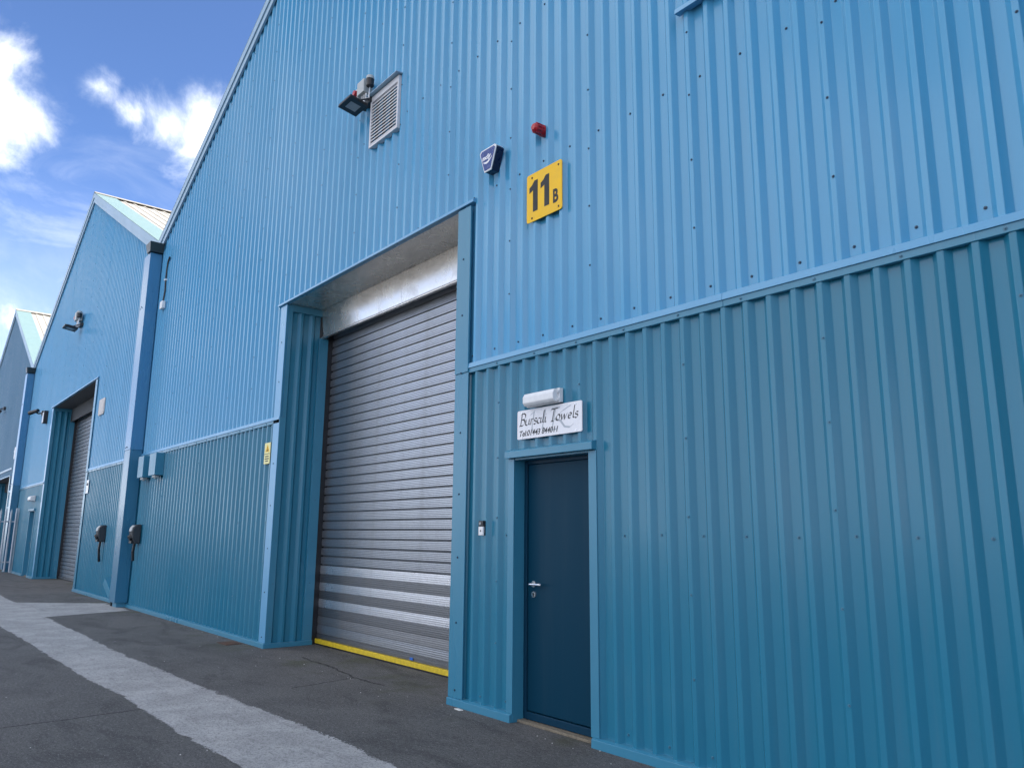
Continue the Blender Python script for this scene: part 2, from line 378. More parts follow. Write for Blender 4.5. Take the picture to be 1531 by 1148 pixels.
# ------------------------------------------------------------------ cladding
P, RD = 0.16765, 0.038             # rib pitch, rib depth
def profile(xa, xb, c0, y0=0.0):
    """vertices (x, y, nx, ny) of the trapezoidal sheet between xa and xb; crowns at y0, pans at y0+RD"""
    pts = []
    k0 = math.floor((xa-c0)/P)-1; k1 = math.ceil((xb-c0)/P)+1
    corners = []
    for k in range(k0, k1+1):
        c = c0+k*P
        corners += [(c-0.050, RD), (c-0.016, 0), (c+0.016, 0), (c+0.050, RD)]
    out = []
    for i in range(1, len(corners)-1):
        a, b, c = Vector(corners[i-1]), Vector(corners[i]), Vector(corners[i+1])
        d0 = (b-a).normalized(); d1 = (c-b).normalized()
        n0 = Vector((d0.y, -d0.x)); n1 = Vector((d1.y, -d1.x))
        p0 = b-d0*0.0038; p2 = b+d1*0.0038; pm = (p0+p2)*0.25+b*0.5; nm = (n0+n1).normalized()
        out += [(p0, n0), (pm, nm), (p2, n1)]
    res = []
    for (p, n), (q, n2) in zip(out, out[1:]):
        if q.x <= xa or p.x >= xb: continue
        for pt, nn in ((p, n), (q, n2)):
            x = min(max(pt.x, xa), xb)
            t = (x-p.x)/(q.x-p.x) if q.x > p.x else 0
            y = p.y+(q.y-p.y)*t
            if not res or x > res[-1][0]+1e-6: res.append((x, y+y0, nn.x, nn.y))
    return res
def screw(mb, x, y, z, r=0.0085):
    mb.cone((x, y+0.001, z), (x, y-0.003, z), r*1.25, r*1.25, 8); mb.cone((x, y-0.003, z), (x, y-0.009, z), r*0.8, r*0.55, 6)
def sheet(parent, xa, xb, c0, z0, z1, mat, rows=(), stitch=None, y0=0.0, smat='screw_blue', phase=0, sr=0.0078, name='cladding_sheet', ov=0.0, off=0.0):
    """one profiled steel sheet; z0, z1 numbers or functions of x"""
    f0 = z0 if callable(z0) else (lambda x: z0); f1 = z1 if callable(z1) else (lambda x: z1)
    y0 += off
    pr = profile(xa, xb+ov, c0, y0); mb = MB(); nn = []
    if len(pr) < 2: return None
    for (x, y, nx, ny) in pr:
        mb.v += [(x, y, f0(x)), (x, y, max(f1(x), f0(x)+0.001))]; nn += [(nx, ny, 0), (nx, ny, 0)]
    mb.f = [(2*i, 2*i+2, 2*i+3, 2*i+1) for i in range(len(pr)-1)]; mb.n = nn
    o = mb.build(name, mat, parent)
    sc = MB(); rnd = random.Random(int(xa*1000))
    k0 = math.floor((xa-c0)/P)-1; k1 = math.ceil((xb-c0)/P)+1
    for z in rows:
        for k in range(k0, k1+1):
            if (k+phase) % 2: continue
            x = c0+k*P+P/2+rnd.uniform(-.012, .012)
            zz = z+rnd.uniform(-.008, .008)
            if xa+0.02 < x < xb-0.02 and f0(x)+0.03 < zz < f1(x)-0.12: screw(sc, x, y0+RD, zz, sr)
    if stitch:
        z = stitch
        while z < f1(xa)-0.1:
            if z > f0(xa)+0.03: screw(sc, xa+0.004, y0, z+rnd.uniform(-.015, .015), sr*0.9)
            z += 0.504
    if sc.v: stuff(sc.build('fixing_screws', smat, o))
    return o
LAP_LO, LAP_UP = -3.215, -3.082       # crown of a side lap in the lower and upper cladding
COVER = 6*P
def laps(lap, a, b):
    k = math.ceil((a-lap)/COVER); xs = [a]
    while lap+k*COVER < b-0.02:
        if lap+k*COVER > a+0.02: xs.append(lap+k*COVER)
        k += 1
    return xs+[b]
ZCAP0, ZCAP1, ZFL = 2.917, 2.963, 3.012
EAVE, SLOPE, BAY = 7.62, 0.49, 16.6
ROWS_UP = (3.09, 4.665, 6.2, 7.7, 9.2, 10.5)
ROWS_LO = (0.125, 1.452, 2.85)

def trim_run(parent, name, mat, x0, x1, y0, y1, z0, z1, bev=0.003):
    return MB().box(x0, x1, y0, y1, z0, z1).build(name, mat, parent, bev)

slat_cache = {}
def slat_mesh(w, h, mat, groove):
    key = (round(w, 3), round(h, 4), mat, groove)
    if key in slat_cache: return slat_cache[key]
    pr = [(0.026, 0.0)] if groove else [(0.004, 0.0)]
    n = 5; z0 = 0.019 if groove else 0.003; z1 = h-0.0015
    if groove: pr.append((0.022, 0.0165))
    for i in range(n):
        a = z0+(z1-z0)*i/n; b = z0+(z1-z0)*(i+1)/n; bul = -0.005*math.sin(math.pi*(i+0.5)/n)
        pr += [(bul+0.0022, a+0.0005), (bul, a+(b-a)*0.22), (bul, a+(b-a)*0.80), (bul+0.0022, b-0.0008)]
    pr.append((0.006, h-0.0004))
    mb = MB()
    for y, z in pr: mb.v += [(0, y, z), (w, y, z)]
    mb.f = [(2*i, 2*i+1, 2*i+3, 2*i+2) for i in range(len(pr)-1)]
    slat_cache[key] = mb.mesh('slat', mat); return slat_cache[key]

def roller_shutter(parent, x0, x1, ztop, y, fancy):
    back = MB().box(x0, x1, y+0.03, y+0.05, 0, ztop).build('roller_shutter', 'dark_interior', parent)
    if fancy:
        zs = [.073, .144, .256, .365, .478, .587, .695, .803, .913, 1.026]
        mt = ['slat_mid', 'slat_sheen', 'slat_mid', 'slat_dark', 'slat_sheen', 'slat_dark', 'slat_sheen', 'slat_dark', 'slat_sheen']
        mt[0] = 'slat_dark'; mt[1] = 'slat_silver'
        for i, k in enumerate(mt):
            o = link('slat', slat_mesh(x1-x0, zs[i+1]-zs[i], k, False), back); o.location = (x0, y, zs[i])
        z = zs[-1]
    else: z = 0.06
    pitch = 0.1166
    while z < ztop:
        o = link('slat', slat_mesh(x1-x0, pitch, 'slat_silver', True), back); o.location = (x0, y+random.uniform(-.0015, .0015), z); z += pitch
    MB().box(x0, x1, y-0.03, y+0.03, 0.018, 0.073).build('bottom_bar', 'yellow_bar' if fancy else 'slat_dark', back, 0.004)
    MB().box(x0, x1, y-0.02, y+0.028, 0.0, 0.018).build('rubber_seal', 'black_plastic', back)
    return back

def jamb_sheet(parent, X, y0, y1, z0, z1, mat, side):
    """profiled lining of an opening's side wall: ribs run up, plane at x = X facing +x (side=1)"""
    pr = profile(y0, y1, y0+0.15, 0.0); mb = MB()
    for (yy, d, a, b) in pr:
        mb.v += [(X-d*side, yy, z0), (X-d*side, yy, z1)]
    mb.f = [(2*i, 2*i+1, 2*i+3, 2*i+2) if side > 0 else (2*i, 2*i+2, 2*i+3, 2*i+1) for i in range(len(pr)-1)]
    o = mb.build('reveal_sheet', mat, parent); return o

def warehouse(label, xl, xr, opening=None, door=None, rows_up=ROWS_UP, up='upper_blue', lo='lower_teal', detail=True, depth=16, cap_extra=None, right_ov=0.0):
    W = empty('warehouse', ((xl+xr)/2, 0, 0)); tag(W, label, 'warehouse', 'gabled warehouse units in a terrace')
    wx = (xl+xr)/2
    class Off: pass
    def P_(o):      # keep world coordinates although the parent sits at the unit's foot
        return o
    inv = Matrix.Translation((-wx, 0, 0))
    made = []
    xc = (xl+xr)/2; half = (xr-xl)/2
    top = lambda x: EAVE+SLOPE*(half-abs(x-xc))
    ctop = lambda x: top(x)-0.20
    tu = 'trim_blue'; tl = 'trim_teal'
    ops = []
    if opening: ops.append((opening[0], opening[1], opening[2]))
    # ---- upper cladding
    xs = laps(LAP_UP, xl+0.02, xr-0.02)
    if opening: xs = sorted(set(xs+[opening[0], opening[1]]))
    xs = sorted(set(xs+[xc]))
    for i_, (a, b) in enumerate(zip(xs, xs[1:])):
        if b-a < 0.015: continue
        z0 = ZFL-0.01
        if opening and a >= opening[0]-1e-4 and b <= opening[1]+1e-4: z0 = opening[2]+0.012
        lap = abs((a-LAP_UP)/COVER-round((a-LAP_UP)/COVER)) < 0.01
        sheet(W, a, b, LAP_UP, z0, ctop, up, rows_up if detail else (), 3.53 if lap and detail else None, smat='screw_blue', ov=0.018 if b < xr-0.1 else 0.0, off=0.0013*(i_ % 2))
    # ---- lower cladding
    xs = laps(LAP_LO, xl+0.02, xr-0.02); cut = []
    if opening: cut += [opening[0]-0.19, opening[0], opening[1], opening[1]+0.19]
    if door: cut += [door[0], door[1]]
    xs = sorted(set(xs+cut))
    for i_, (a, b) in enumerate(zip(xs, xs[1:])):
        if b-a < 0.015: continue
        if opening and a >= opening[0]-1e-4 and b <= opening[1]+1e-4: continue
        z0 = 0.05
        if door and a >= door[0]-1e-4 and b <= door[1]+1e-4: z0 = door[2]+0.02
        lap = abs((a-LAP_LO)/COVER-round((a-LAP_LO)/COVER)) < 0.01
        sheet(W, a, b, LAP_LO, z0, ZCAP0+0.02, lo, ROWS_LO if detail else (), 0.075 if lap and detail else None, smat='screw_teal', phase=0, y0=0.001, ov=0.0 if b > xr-0.1 or any(abs(b-c) < 1e-6 for c in cut) else 0.018, off=0.0013*(i_ % 2))
    # ---- base trim, capping, drip flashing in runs between the openings
    runs = []
    x = xl
    gaps = sorted([(o[0], o[1]) for o in ([opening] if opening else [])])
    for a, b in gaps: runs.append((x, a)); x = b
    runs.append((x, xr))
    for a, b in runs:
        sub = [(a, b)]
        if door and a < door[0] < b: sub = [(a, door[0]-0.005), (door[1]+0.02, b)]
        for (p, q) in sub:
            mb = MB(); mb.extr([(p, -0.030, 0.0), (p, 0.05, 0.0), (p, 0.05, 0.070), (p, -0.002, 0.066), (p, -0.028, 0.058)], (q-p, 0, 0)); mb.build('base_trim', tl, W, 0.002)
        x = a
        while x < b-0.05:
            e = min(x+3.0, b)
            trim_run(W, 'capping', tl, x+0.001, e-0.001, -0.006, 0.03, ZCAP0, ZCAP1)
            mb = MB(); mb.extr([(x, -0.016, ZCAP1-0.002), (x, 0.03, ZCAP1+0.002), (x, 0.03, ZFL+0.012), (x, -0.010, ZFL-0.004)], (e-x-0.002, 0, 0)); mb.build('drip_flashing', tu, W, 0.002)
            x = e
        cs = MB(); x = a+0.12
        while x < b-0.05: screw(cs, x, -0.006, (ZCAP0+ZCAP1)/2, 0.008); x += 0.335*1.5
        if detail: stuff(cs.build('capping_screws', 'screw_teal', W))
    # ---- barge boards up the rakes, two steps
    for sgn in (-1, 1):
        xe = xc+sgn*half
        def rake(dz0, dz1, y0, y1, nm, mat):
            n = 4
            for i in range(n):
                xa = xe+(xc-xe)*i/n; xb = xe+(xc-xe)*(i+1)/n
                if i: xa += (xc-xe)*0.0006
                mb = MB(); mb.extr([(xa, y0, top(xa)+dz0), (xb, y0, top(xb)+dz0), (xb, y0, top(xb)+dz1), (xa, y0, top(xa)+dz1)], (0, y1-y0, 0)); mb.build(nm, mat, W, 0.003)
        rake(-0.155, 0.0, -0.060, 0.05, 'barge_board', 'trim_pale' if sgn < 0 else 'trim_pale')
        rake(-0.30, -0.156, -0.040, 0.0, 'barge_flashing', 'trim_pale')
    # ---- wall core behind the sheets
    bps = sorted(set([xl+0.03, xc, xr-0.03]+([opening[0]-0.06, opening[1]+0.06] if opening else [])+([door[0]-0.03, door[1]+0.03] if door else [])))
    for a, b in zip(bps, bps[1:]):
        z0 = 0.0
        if opening and a >= opening[0]-0.061 and b <= opening[1]+0.061: z0 = opening[2]+0.05
        if door and a >= door[0]-0.031 and b <= door[1]+0.031: z0 = door[2]+0.03
        mb = MB(); mb.extr([(a, 0.045, z0), (b, 0.045, z0), (b, 0.045, top(b)-0.1), (a, 0.045, top(a)-0.1)], (0, 0.1, 0)); mb.build('wall_core', 'core_grey', W)
    for X in (xl+0.03, xr-0.13): trim_run(W, 'side_wall', 'core_grey', X, X+0.10, 0.15, depth, 0, EAVE-0.1, 0)
    mb = MB(); mb.extr([(xl+.03, depth, 0), (xr-.03, depth, 0), (xr-.03, depth, EAVE-.1), (xc, depth, top(xc)-.1), (xl+.03, depth, EAVE-.1)], (0, 0.1, 0)); mb.build('rear_wall', 'core_grey', W)
    # ---- roof
    for sgn in (-1, 1):
        xe = xc+sgn*half; zt = top(xc); ze = top(xe)
        mb = MB(); mb.extr([(xe, -0.03, ze-0.10), (xc, -0.03, zt-0.10), (xc, -0.03, zt-0.045), (xe, -0.03, ze-0.045)], (0, depth+0.1, 0)); rf = mb.build('roof', 'core_grey', W)
        mb = MB(); mb.extr([(xe, -0.062, ze+0.001), (xc, -0.062, zt+0.001), (xc, -0.062, zt+0.018), (xe, -0.062, ze+0.018)], (0, 0.60, 0)); mb.build('verge_sheet', 'verge_mint', rf, 0.004)
        prr = []; per = 0.29
        for k in range(3):
            o_ = k*per; prr += [(o_, 0), (o_+0.17, 0), (o_+0.20, 0.024), (o_+0.26, 0.024)]
        prr.append((3*per, 0)); mb = MB()
        for (yy, h) in prr: mb.v += [(xe, yy, ze-0.03+h), (xc, yy, zt-0.03+h)]
        mb.f = [(2*i, 2*i+1, 2*i+3, 2*i+2) for i in range(len(prr)-1)]
        me = mb.mesh('roof_sheet', 'roof_cream')
        yy = 0.54
        while yy < depth-0.9:
            o = link('roof_sheet', me, rf); o.location = (0, yy, 0); yy += 3*per
        mb = MB(); w = 0.20*(-sgn)
        mb.extr([(xc-w, -0.06, zt-0.20*SLOPE+0.035), (xc, -0.06, zt+0.035), (xc, -0.06, zt+0.055), (xc-w, -0.06, zt-0.20*SLOPE+0.055)], (0, depth, 0)); mb.build('ridge_cap', 'roof_cream', rf)
    # ---- shutter opening
    if opening:
        a, b, zt, dp = opening[:4]
        fancy = opening[4]
        # pressed trims round the opening
        trim_run(W, 'corner_trim', tu, a-0.20, a+0.003, -0.006, 0.0, 0.066, zt-0.02, 0.002)
        trim_run(W, 'corner_trim', tl, a-0.003, a+0.004, 0.0, 0.085, 0.05, zt-0.012, 0.001)
        trim_run(W, 'jamb_trim', tl, b-0.003, b+0.205, -0.012, -0.002, 0.066, ZCAP0+0.01, 0.002)
        trim_run(W, 'jamb_trim', tl, b-0.003, b+0.205, -0.020, -0.002, ZCAP0+0.012, zt-0.03, 0.002)
        js = MB()
        for X in (a-0.10, b+0.10):
            z = 0.13
            while z < zt-0.05: screw(js, X, -0.006 if X < b else -0.012-(0.008 if z > ZCAP0 else 0), z, 0.008); z += 0.56
        if detail: stuff(js.build('trim_screws', 'screw_blue', W))
        # head flashing
        mb = MB(); mb.extr([(a-0.26, -0.035, zt-0.012), (a-0.26, 0.03, zt-0.012), (a-0.26, 0.03, zt+0.055), (a-0.26, -0.012, zt+0.028), (a-0.26, -0.035, zt+0.016)], (b-a+0.52, 0, 0)); mb.build('head_flashing', tu, W, 0.002)
        # left reveal: profiled lining with flat trims front and back, base trim at its foot
        jamb_sheet(W, a, 0.08, dp-0.10, 0.05, zt-0.10, lo, 1)
        trim_run(W, 'reveal_trim', tl, a-0.03, a+0.006, dp-0.11, dp+0.02, 0.05, zt-0.42, 0.002)
        trim_run(W, 'reveal_trim', tl, a-0.03, a+0.006, 0.086, dp-0.01, zt-0.105, zt-0.012, 0.002)
        trim_run(W, 'base_trim', tl, a-0.02, a+0.030, -0.030, dp+0.02, 0.0, 0.058, 0.003)
        rs = MB(); z = 0.25
        while z < zt-0.2:
            for yy in (0.05, dp-0.05): rs.cone((a+0.004, yy, z), (a+0.013, yy, z), 0.009, 0.006, 7)
            z += 0.55
        if detail: stuff(rs.build('trim_screws', 'screw_teal', W))
        trim_run(W, 'reveal_lining', tl, b, b+0.04, 0.0, dp+0.02, 0, zt-0.012, 0)
        trim_run(W, 'reveal_backing', 'core_grey', a-0.10, a-0.045, 0.05, dp+0.25, 0, zt+0.3, 0)
        trim_run(W, 'reveal_backing', 'core_grey', b+0.045, b+0.10, 0.05, dp+0.25, 0, zt+0.3, 0)
        # soffit and header of galvanised sheet, two lengths each
        mid = a+(b-a)*0.52; hy = dp-0.10; hm = 'galvanised' if fancy else 'core_grey'
        for (p, q) in ((a+0.007, mid-0.002), (mid+0.002, b-0.001)):
            trim_run(W, 'soffit', hm, p, q, -0.01, hy, zt-0.010, zt+0.004, 0.001)
            mb = MB(); mb.extr([(p, hy, zt-0.012), (p, hy+0.012, zt-0.012), (p, hy+0.055, zt-0.395), (p, hy+0.012, zt-0.410), (p, hy+0.034, zt-0.385)], (q-p, 0, 0)); mb.build('header', hm, W)
            trim_run(W, 'header_lip', hm, p, q, hy+0.006, hy+0.05, zt-0.425, zt-0.411, 0.002)
        trim_run(W, 'shutter_box', 'dark_interior', a-0.05, b+0.05, hy+0.06, dp+0.40, zt-0.08, zt+0.25, 0)
        trim_run(W, 'shutter_guide', 'black_plastic', a-0.06, a-0.005, dp+0.021, dp+0.15, 0, zt-0.1, 0)
        trim_run(W, 'shutter_guide', 'black_plastic', b+0.005, b+0.06, dp+0.021, dp+0.15, 0, zt-0.1, 0)
        roller_shutter(W, a-0.004, b+0.004, zt-0.10, dp+0.10, fancy)
    # ---- personnel door
    if door:
        a, b, zt = door[:3]; ry = 0.12
        trim_run(W, 'door_trim', tl, a-0.075, a+0.002, -0.008, 0.0, 0.066, zt, 0.002)
        trim_run(W, 'door_trim', tl, b-0.002, b+0.080, -0.008, 0.0, 0.066, zt, 0.002)
        mb = MB(); mb.extr([(a-0.075, -0.050, zt+0.005), (a-0.075, 0.03, zt+0.005), (a-0.075, 0.03, zt+0.085), (a-0.075, -0.040, zt+0.068), (a-0.075, -0.050, zt+0.060)], (b-a+0.15, 0, 0)); mb.build('door_canopy', tl, W, 0.002)
        trim_run(W, 'door_reveal', tl, a-0.02, a, 0.0, ry+0.03, 0.0, zt, 0)
        trim_run(W, 'door_reveal', tl, b, b+0.02, 0.0, ry+0.03, 0.0, zt, 0)
        trim_run(W, 'door_reveal', tl, a, b, 0.0, ry+0.03, zt-0.01, zt+0.004, 0)
        trim_run(W, 'threshold', 'sandy_mortar', a, b, 0.045, ry+0.03, 0.0, 0.020, 0.004)
        dm, fm = door[3], door[4]
        leaf = MB().box(a+0.042, b-0.012, ry, ry+0.045, 0.085, zt-0.045).build('door', dm, W, 0.004)
        MB().box(a+0.001, a+0.038, ry-0.012, ry+0.06, 0.022, zt-0.011).build('door_frame', fm, leaf, 0.003)
        MB().box(b-0.009, b-0.001, ry-0.012, ry+0.06, 0.022, zt-0.011).build('door_frame', fm, leaf, 0.002)
        MB().box(a+0.038, b-0.009, ry-0.010, ry+0.06, zt-0.042, zt-0.011).build('door_frame', fm, leaf, 0.003)
        MB().box(a+0.038, b-0.009, ry-0.018, ry+0.04, 0.024, 0.080).build('weather_bar', fm, leaf, 0.004)
        hx, hz = a+0.118, 1.062
        mb = MB(); mb.cone((hx, ry, hz), (hx, ry-0.010, hz), 0.026, 0.026, 20); mb.cone((hx, ry-0.01, hz), (hx, ry-0.05, hz), 0.009, 0.009, 12)
        mb.tube([(hx, ry-0.04, hz), (hx, ry-0.052, hz), (hx+0.012, ry-0.058, hz), (hx+0.06, ry-0.058, hz), (hx+0.118, ry-0.056, hz+0.001), (hx+0.128, ry-0.045, hz+0.001)], 0.0095, 10)
        mb.build('handle', 'steel', leaf, smooth=False)
        mb = MB(); mb.cone((hx, ry, hz-0.083), (hx, ry-0.009, hz-0.083), 0.027, 0.025, 20); esc = mb.build('lock', 'steel', leaf)
        mb = MB(); mb.cone((hx, ry-0.0095, hz-0.078), (hx, ry-0.0105, hz-0.078), 0.008, 0.008, 12); mb.box(hx-0.004, hx+0.004, ry-0.0104, ry-0.0095, hz-0.102, hz-0.078); mb.build('keyhole', 'black_plastic', leaf)
    for ch in W.children: ch.matrix_parent_inverse = inv
    return W

main = warehouse('near blue clad warehouse with silver roller shutter and navy door beneath white sign', -17.1, -0.5,
                 (-10.0, -5.87, 4.60, 0.62, True), (-4.995, -4.115, 2.075, 'door_navy', 'frame_navy'))
w2 = warehouse('blue gabled warehouse beyond the boxed downpipe with taller shutter and recessed teal side door', -33.7, -17.1,
               (-28.30, -22.15, 5.36, 0.62, False), (-30.45, -29.45, 2.10, 'lower_teal', 'trim_teal'))
w3 = warehouse('duller blue gabled warehouse behind the palisade fence', -50.3, -33.7,
               (-42.5, -36.6, 3.6, 0.62, False), (-35.9, -34.95, 2.30, 'dark_interior', 'trim_pale'), up='far_blue', detail=False)  # near-black leaf stands in for the shade inside an open doorway
w4 = warehouse('plain gabled blue warehouse at the far end of the terrace', -66.9, -50.3, None, None, up='far_blue', detail=False)
w0 = warehouse('gabled blue warehouse on the other side of the signed unit', -0.5, 16.1, None, None, detail=False)
def unit_part(o, W): o.parent = W; o.matrix_parent_inverse = Matrix.Translation((-W.location.x, 0, 0)); return o
# patch of cladding under its own flashing, high on the near unit
mb = MB(); mb.extr([(-3.15, -0.045, 5.195), (-3.15, 0.02, 5.205), (-3.15, 0.02, 5.285), (-3.15, -0.038, 5.235)], (2.5, 0, 0))
unit_part(mb.build('drip_flashing', 'trim_blue', None, 0.002), main)
unit_part(MB().box(-36.4, -33.75, -0.02, 0.0, 4.52, 4.60).build('drip_flashing', 'trim_pale', None, 0.003), w3)
unit_part(MB().box(-42.7, -36.4, -0.02, 0.0, 3.85, 3.93).build('drip_flashing', 'trim_pale', None, 0.003), w3)

# ------------------------------------------------------------------ boxed downpipes in the valleys
def downpipe(x, label, spout):
    D = empty('boxed_downpipe', (x, 0, 0)); tag(D, label, 'downpipe', 'boxed downpipes between the units')
    MB().box(-0.25, 0.20, -0.235, -0.004, 0.09, 3.085).build('casing', 'casing_teal', D, 0.004)
    MB().box(-0.255, 0.205, -0.240, -0.004, 3.086, 7.27).build('casing', 'casing_blue', D, 0.004)
    MB().box(-0.14, 0.16, -0.19, -0.02, 0.0, 0.089).build('foot', 'trim_teal', D, 0.003)
    h = MB(); h.add([(0.02, -0.27, 7.28), (0.28, -0.27, 7.28), (0.28, -0.005, 7.28), (0.02, -0.005, 7.28), (0.0, -0.30, 7.47), (0.36, -0.30, 7.47), (0.36, -0.005, 7.47), (0.0, -0.005, 7.47)],
                    [(0,3,2,1),(4,5,6,7),(0,1,5,4),(1,2,6,5),(2,3,7,6),(3,0,4,7)])
    h.build('hopper', 'hopper_dark', D, 0.006)
    MB().box(-0.20, -0.001, -0.20, -0.10, 7.33, 7.42).build('gutter_end', 'grey_box', D, 0.01)
    sc = MB()
    for dx, dz in ((-0.18, 0), (-0.10, 0.01), (-0.03, 0.0)): screw(sc, dx, -0.240, 3.14+dz, 0.012); screw(sc, dx, -0.240, 6.1+dz*3, 0.012)
    stuff(sc.build('fixing_screws', 'screw_blue', D))
    if spout:
        # kicked-out square shoe on the far side of the casing
        mb = MB(); c = Vector((-0.27, -0.14, 0.20)); d = Vector((-0.50, -0.10, 0.42)).normalized(); s_ = Vector((0, 1, 0)); t_ = d.cross(s_).normalized()
        prev = [c+s_*0.09*i+t_*0.09*j for i, j in ((-1, -1), (1, -1), (1, 1), (-1, 1))]
        mb.extr(prev, d*0.42); mb.build('shoe', 'trim_teal', D, 0.004)
        MB().box(-0.30, -0.255, -0.20, -0.10, 0.0, 0.33).build('stub_pipe', 'hopper_dark', D, 0.003)
downpipe(-17.1, 'blue boxed downpipe with kicked-out shoe beside the dark isolators', True)
downpipe(-33.7, 'boxed downpipe behind the galvanised palisade fence', False)
downpipe(-0.5, 'boxed downpipe on the far side of the patched high flashing', False)

# ------------------------------------------------------------------ signs
S = tag(empty('unit_sign', (-4.615, -0.004, 4.335)), 'yellow square sign reading 11B in black', 'sign')
def rounded(x0, x1, z0, z1, r, y, n=5):
    pts = []
    for cx, cz, a0 in ((x1-r, z1-r, 0), (x0+r, z1-r, 90), (x0+r, z0+r, 180), (x1-r, z0+r, 270)):
        for i in range(n+1):
            a = math.radians(a0+90*i/n); pts.append((cx+r*math.cos(a), y, cz+r*math.sin(a)))
    return pts
MB().extr(rounded(-0.225, 0.225, -0.2225, 0.2225, 0.022, -0.009), (0, 0.007, 0)).build('panel', 'yellow_sign', S)
def digit_one(x):
    q = [(0.0, -0.135), (0.062, -0.135), (0.062, 0.150), (0.018, 0.150), (-0.010, 0.118), (-0.048, 0.098), (-0.048, 0.048), (0.0, 0.066)]
    MB().extr([(x+a, -0.0105, b) for a, b in q], (0, 0.0012, 0)).build('numeral', 'black_print', S)
digit_one(-0.142); digit_one(0.006)
text_part('letter', 'B', 0.165, 'black_print', S, (0.112, -0.0100, -0.138), 0, 0.006, 0.72)
sc = MB()
for dx in (-0.155, 0.185):
    for dz in (-0.19, 0.185): sc.cone((dx, -0.008, dz), (dx, -0.014, dz), 0.011, 0.007, 8)
stuff(sc.build('fixing_screws', 'rust', S))

class Pen:
    """broad-nib strokes: letters given as polylines in a 1-high em, swept by a slanted nib"""
    def __init__(s, nib, ang, slant): s.n = (nib*math.cos(ang), nib*math.sin(ang)); s.sl = slant; s.mb = MB(); s.k = 0
    def stroke(s, pts, ox, oz, sc, y):
        nx, nz = s.n
        P2 = [(ox+(x+z*s.sl)*sc, oz+z*sc) for x, z in pts]
        for (x0, z0), (x1, z1) in zip(P2, P2[1:]):
            yy = y-0.00006*(s.k % 9); s.k += 1
            hull = [(x0-nx, z0-nz), (x0+nx, z0+nz), (x1+nx, z1+nz), (x1-nx, z1-nz)]
            s.mb.add([(a, yy, b) for a, b in hull], [(0, 1, 2, 3)])
def arc(cx, cz, rx, rz, a0, a1, n=9):
    return [(cx+rx*math.cos(math.radians(a0+(a1-a0)*i/n)), cz+rz*math.sin(math.radians(a0+(a1-a0)*i/n))) for i in range(n+1)]
GL = {
 'B': (0.62, [[(0.16, 0), (0.16, 0.98)], [(0.0, 0.82)]+arc(0.28, 0.74, 0.30, 0.25, 140, -85)+[(0.2, 0.50)], arc(0.26, 0.25, 0.32, 0.26, 85, -110)+[(0.04, 0.0)]]),
 'u': (0.50, [[(0.06, 0.44), (0.06, 0.14)]+arc(0.20, 0.13, 0.14, 0.13, 180, 330), [(0.40, 0.46), (0.40, 0.05), (0.50, 0.03)]]),
 'r': (0.40, [[(0.06, 0.42), (0.12, 0.46), (0.12, 0.0)], [(0.12, 0.28), (0.22, 0.44), (0.36, 0.44)]]),
 's': (0.36, [arc(0.18, 0.35, 0.12, 0.11, 30, 250)+arc(0.16, 0.13, 0.14, 0.13, 70, -140)]),
 'a': (0.50, [arc(0.20, 0.22, 0.16, 0.22, 60, 320), [(0.38, 0.45), (0.38, 0.06), (0.48, 0.04)]]),
 'l': (0.24, [[(0.10, 1.0), (0.10, 0.08), (0.22, 0.03)]]),
 'i': (0.24, [[(0.10, 0.45), (0.10, 0.06), (0.22, 0.03)], [(0.08, 0.64), (0.13, 0.66)]]),
 'T': (0.62, [[(0.34, 0.94), (0.30, 0.0)], [(0.0, 0.80), (0.08, 0.93), (0.70, 0.97), (0.74, 1.02)], [(0.18, 0.0), (0.44, 0.0)]]),
 'o': (0.48, [arc(0.22, 0.23, 0.18, 0.23, 90, 450, 14)]),
 'w': (0.68, [[(0.04, 0.45), (0.14, 0.0), (0.32, 0.42), (0.40, 0.0), (0.60, 0.46)]]),
 'e': (0.42, [[(0.06, 0.22), (0.32, 0.28)]+arc(0.20, 0.24, 0.15, 0.22, 20, 310)]),
 'U': (0.80, [[(0.0, 0.84), (0.14, 0.96), (0.14, 0.26)]+arc(0.36, 0.26, 0.22, 0.26, 180, 350), [(0.60, 0.98), (0.58, 0.18), (0.72, 0.02)]]),
 'K': (0.86, [[(0.20, 0.96), (0.18, 0.0)], [(0.04, 0.96), (0.36, 0.96)], [(0.04, 0.0), (0.36, 0.0)], [(0.78, 0.98), (0.50, 0.80), (0.22, 0.48), (0.46, 0.36), (0.66, 0.06), (0.86, 0.0), (0.98, 0.12)]]),
 ':': (0.22, [[(0.08, 0.06), (0.12, 0.08)], [(0.08, 0.38), (0.12, 0.40)]]),
 '0': (0.52, [arc(0.24, 0.35, 0.18, 0.35, 90, 450, 14)]),
 '1': (0.40, [[(0.08, 0.58), (0.20, 0.70), (0.20, 0.0)], [(0.08, 0.0), (0.32, 0.0)]]),
 '3': (0.48, [arc(0.20, 0.53, 0.16, 0.17, 150, -80)+arc(0.20, 0.19, 0.19, 0.19, 85, -150)]),
 '4': (0.52, [[(0.34, 0.0), (0.34, 0.70), (0.02, 0.20), (0.48, 0.20)]]),
 '8': (0.50, [arc(0.22, 0.53, 0.15, 0.17, -90, 270, 12), arc(0.22, 0.19, 0.18, 0.19, 90, 450, 12)]),
 ' ': (0.30, []),
}
def pen_text(name, body, x0, x1, z, em, nib, mat, parent, y, ang=0.7, slant=0.22):
    adv = sum(GL[c][0] for c in body); sx = (x1-x0)/adv; pen = Pen(nib, ang, slant); x = x0
    for c in body:
        w, st = GL[c]
        for poly in st: pen.stroke([(px*sx/em, pz) for px, pz in poly], x, z, em, y)
        x += w*sx
    return pen.mb.build(name, mat, parent)
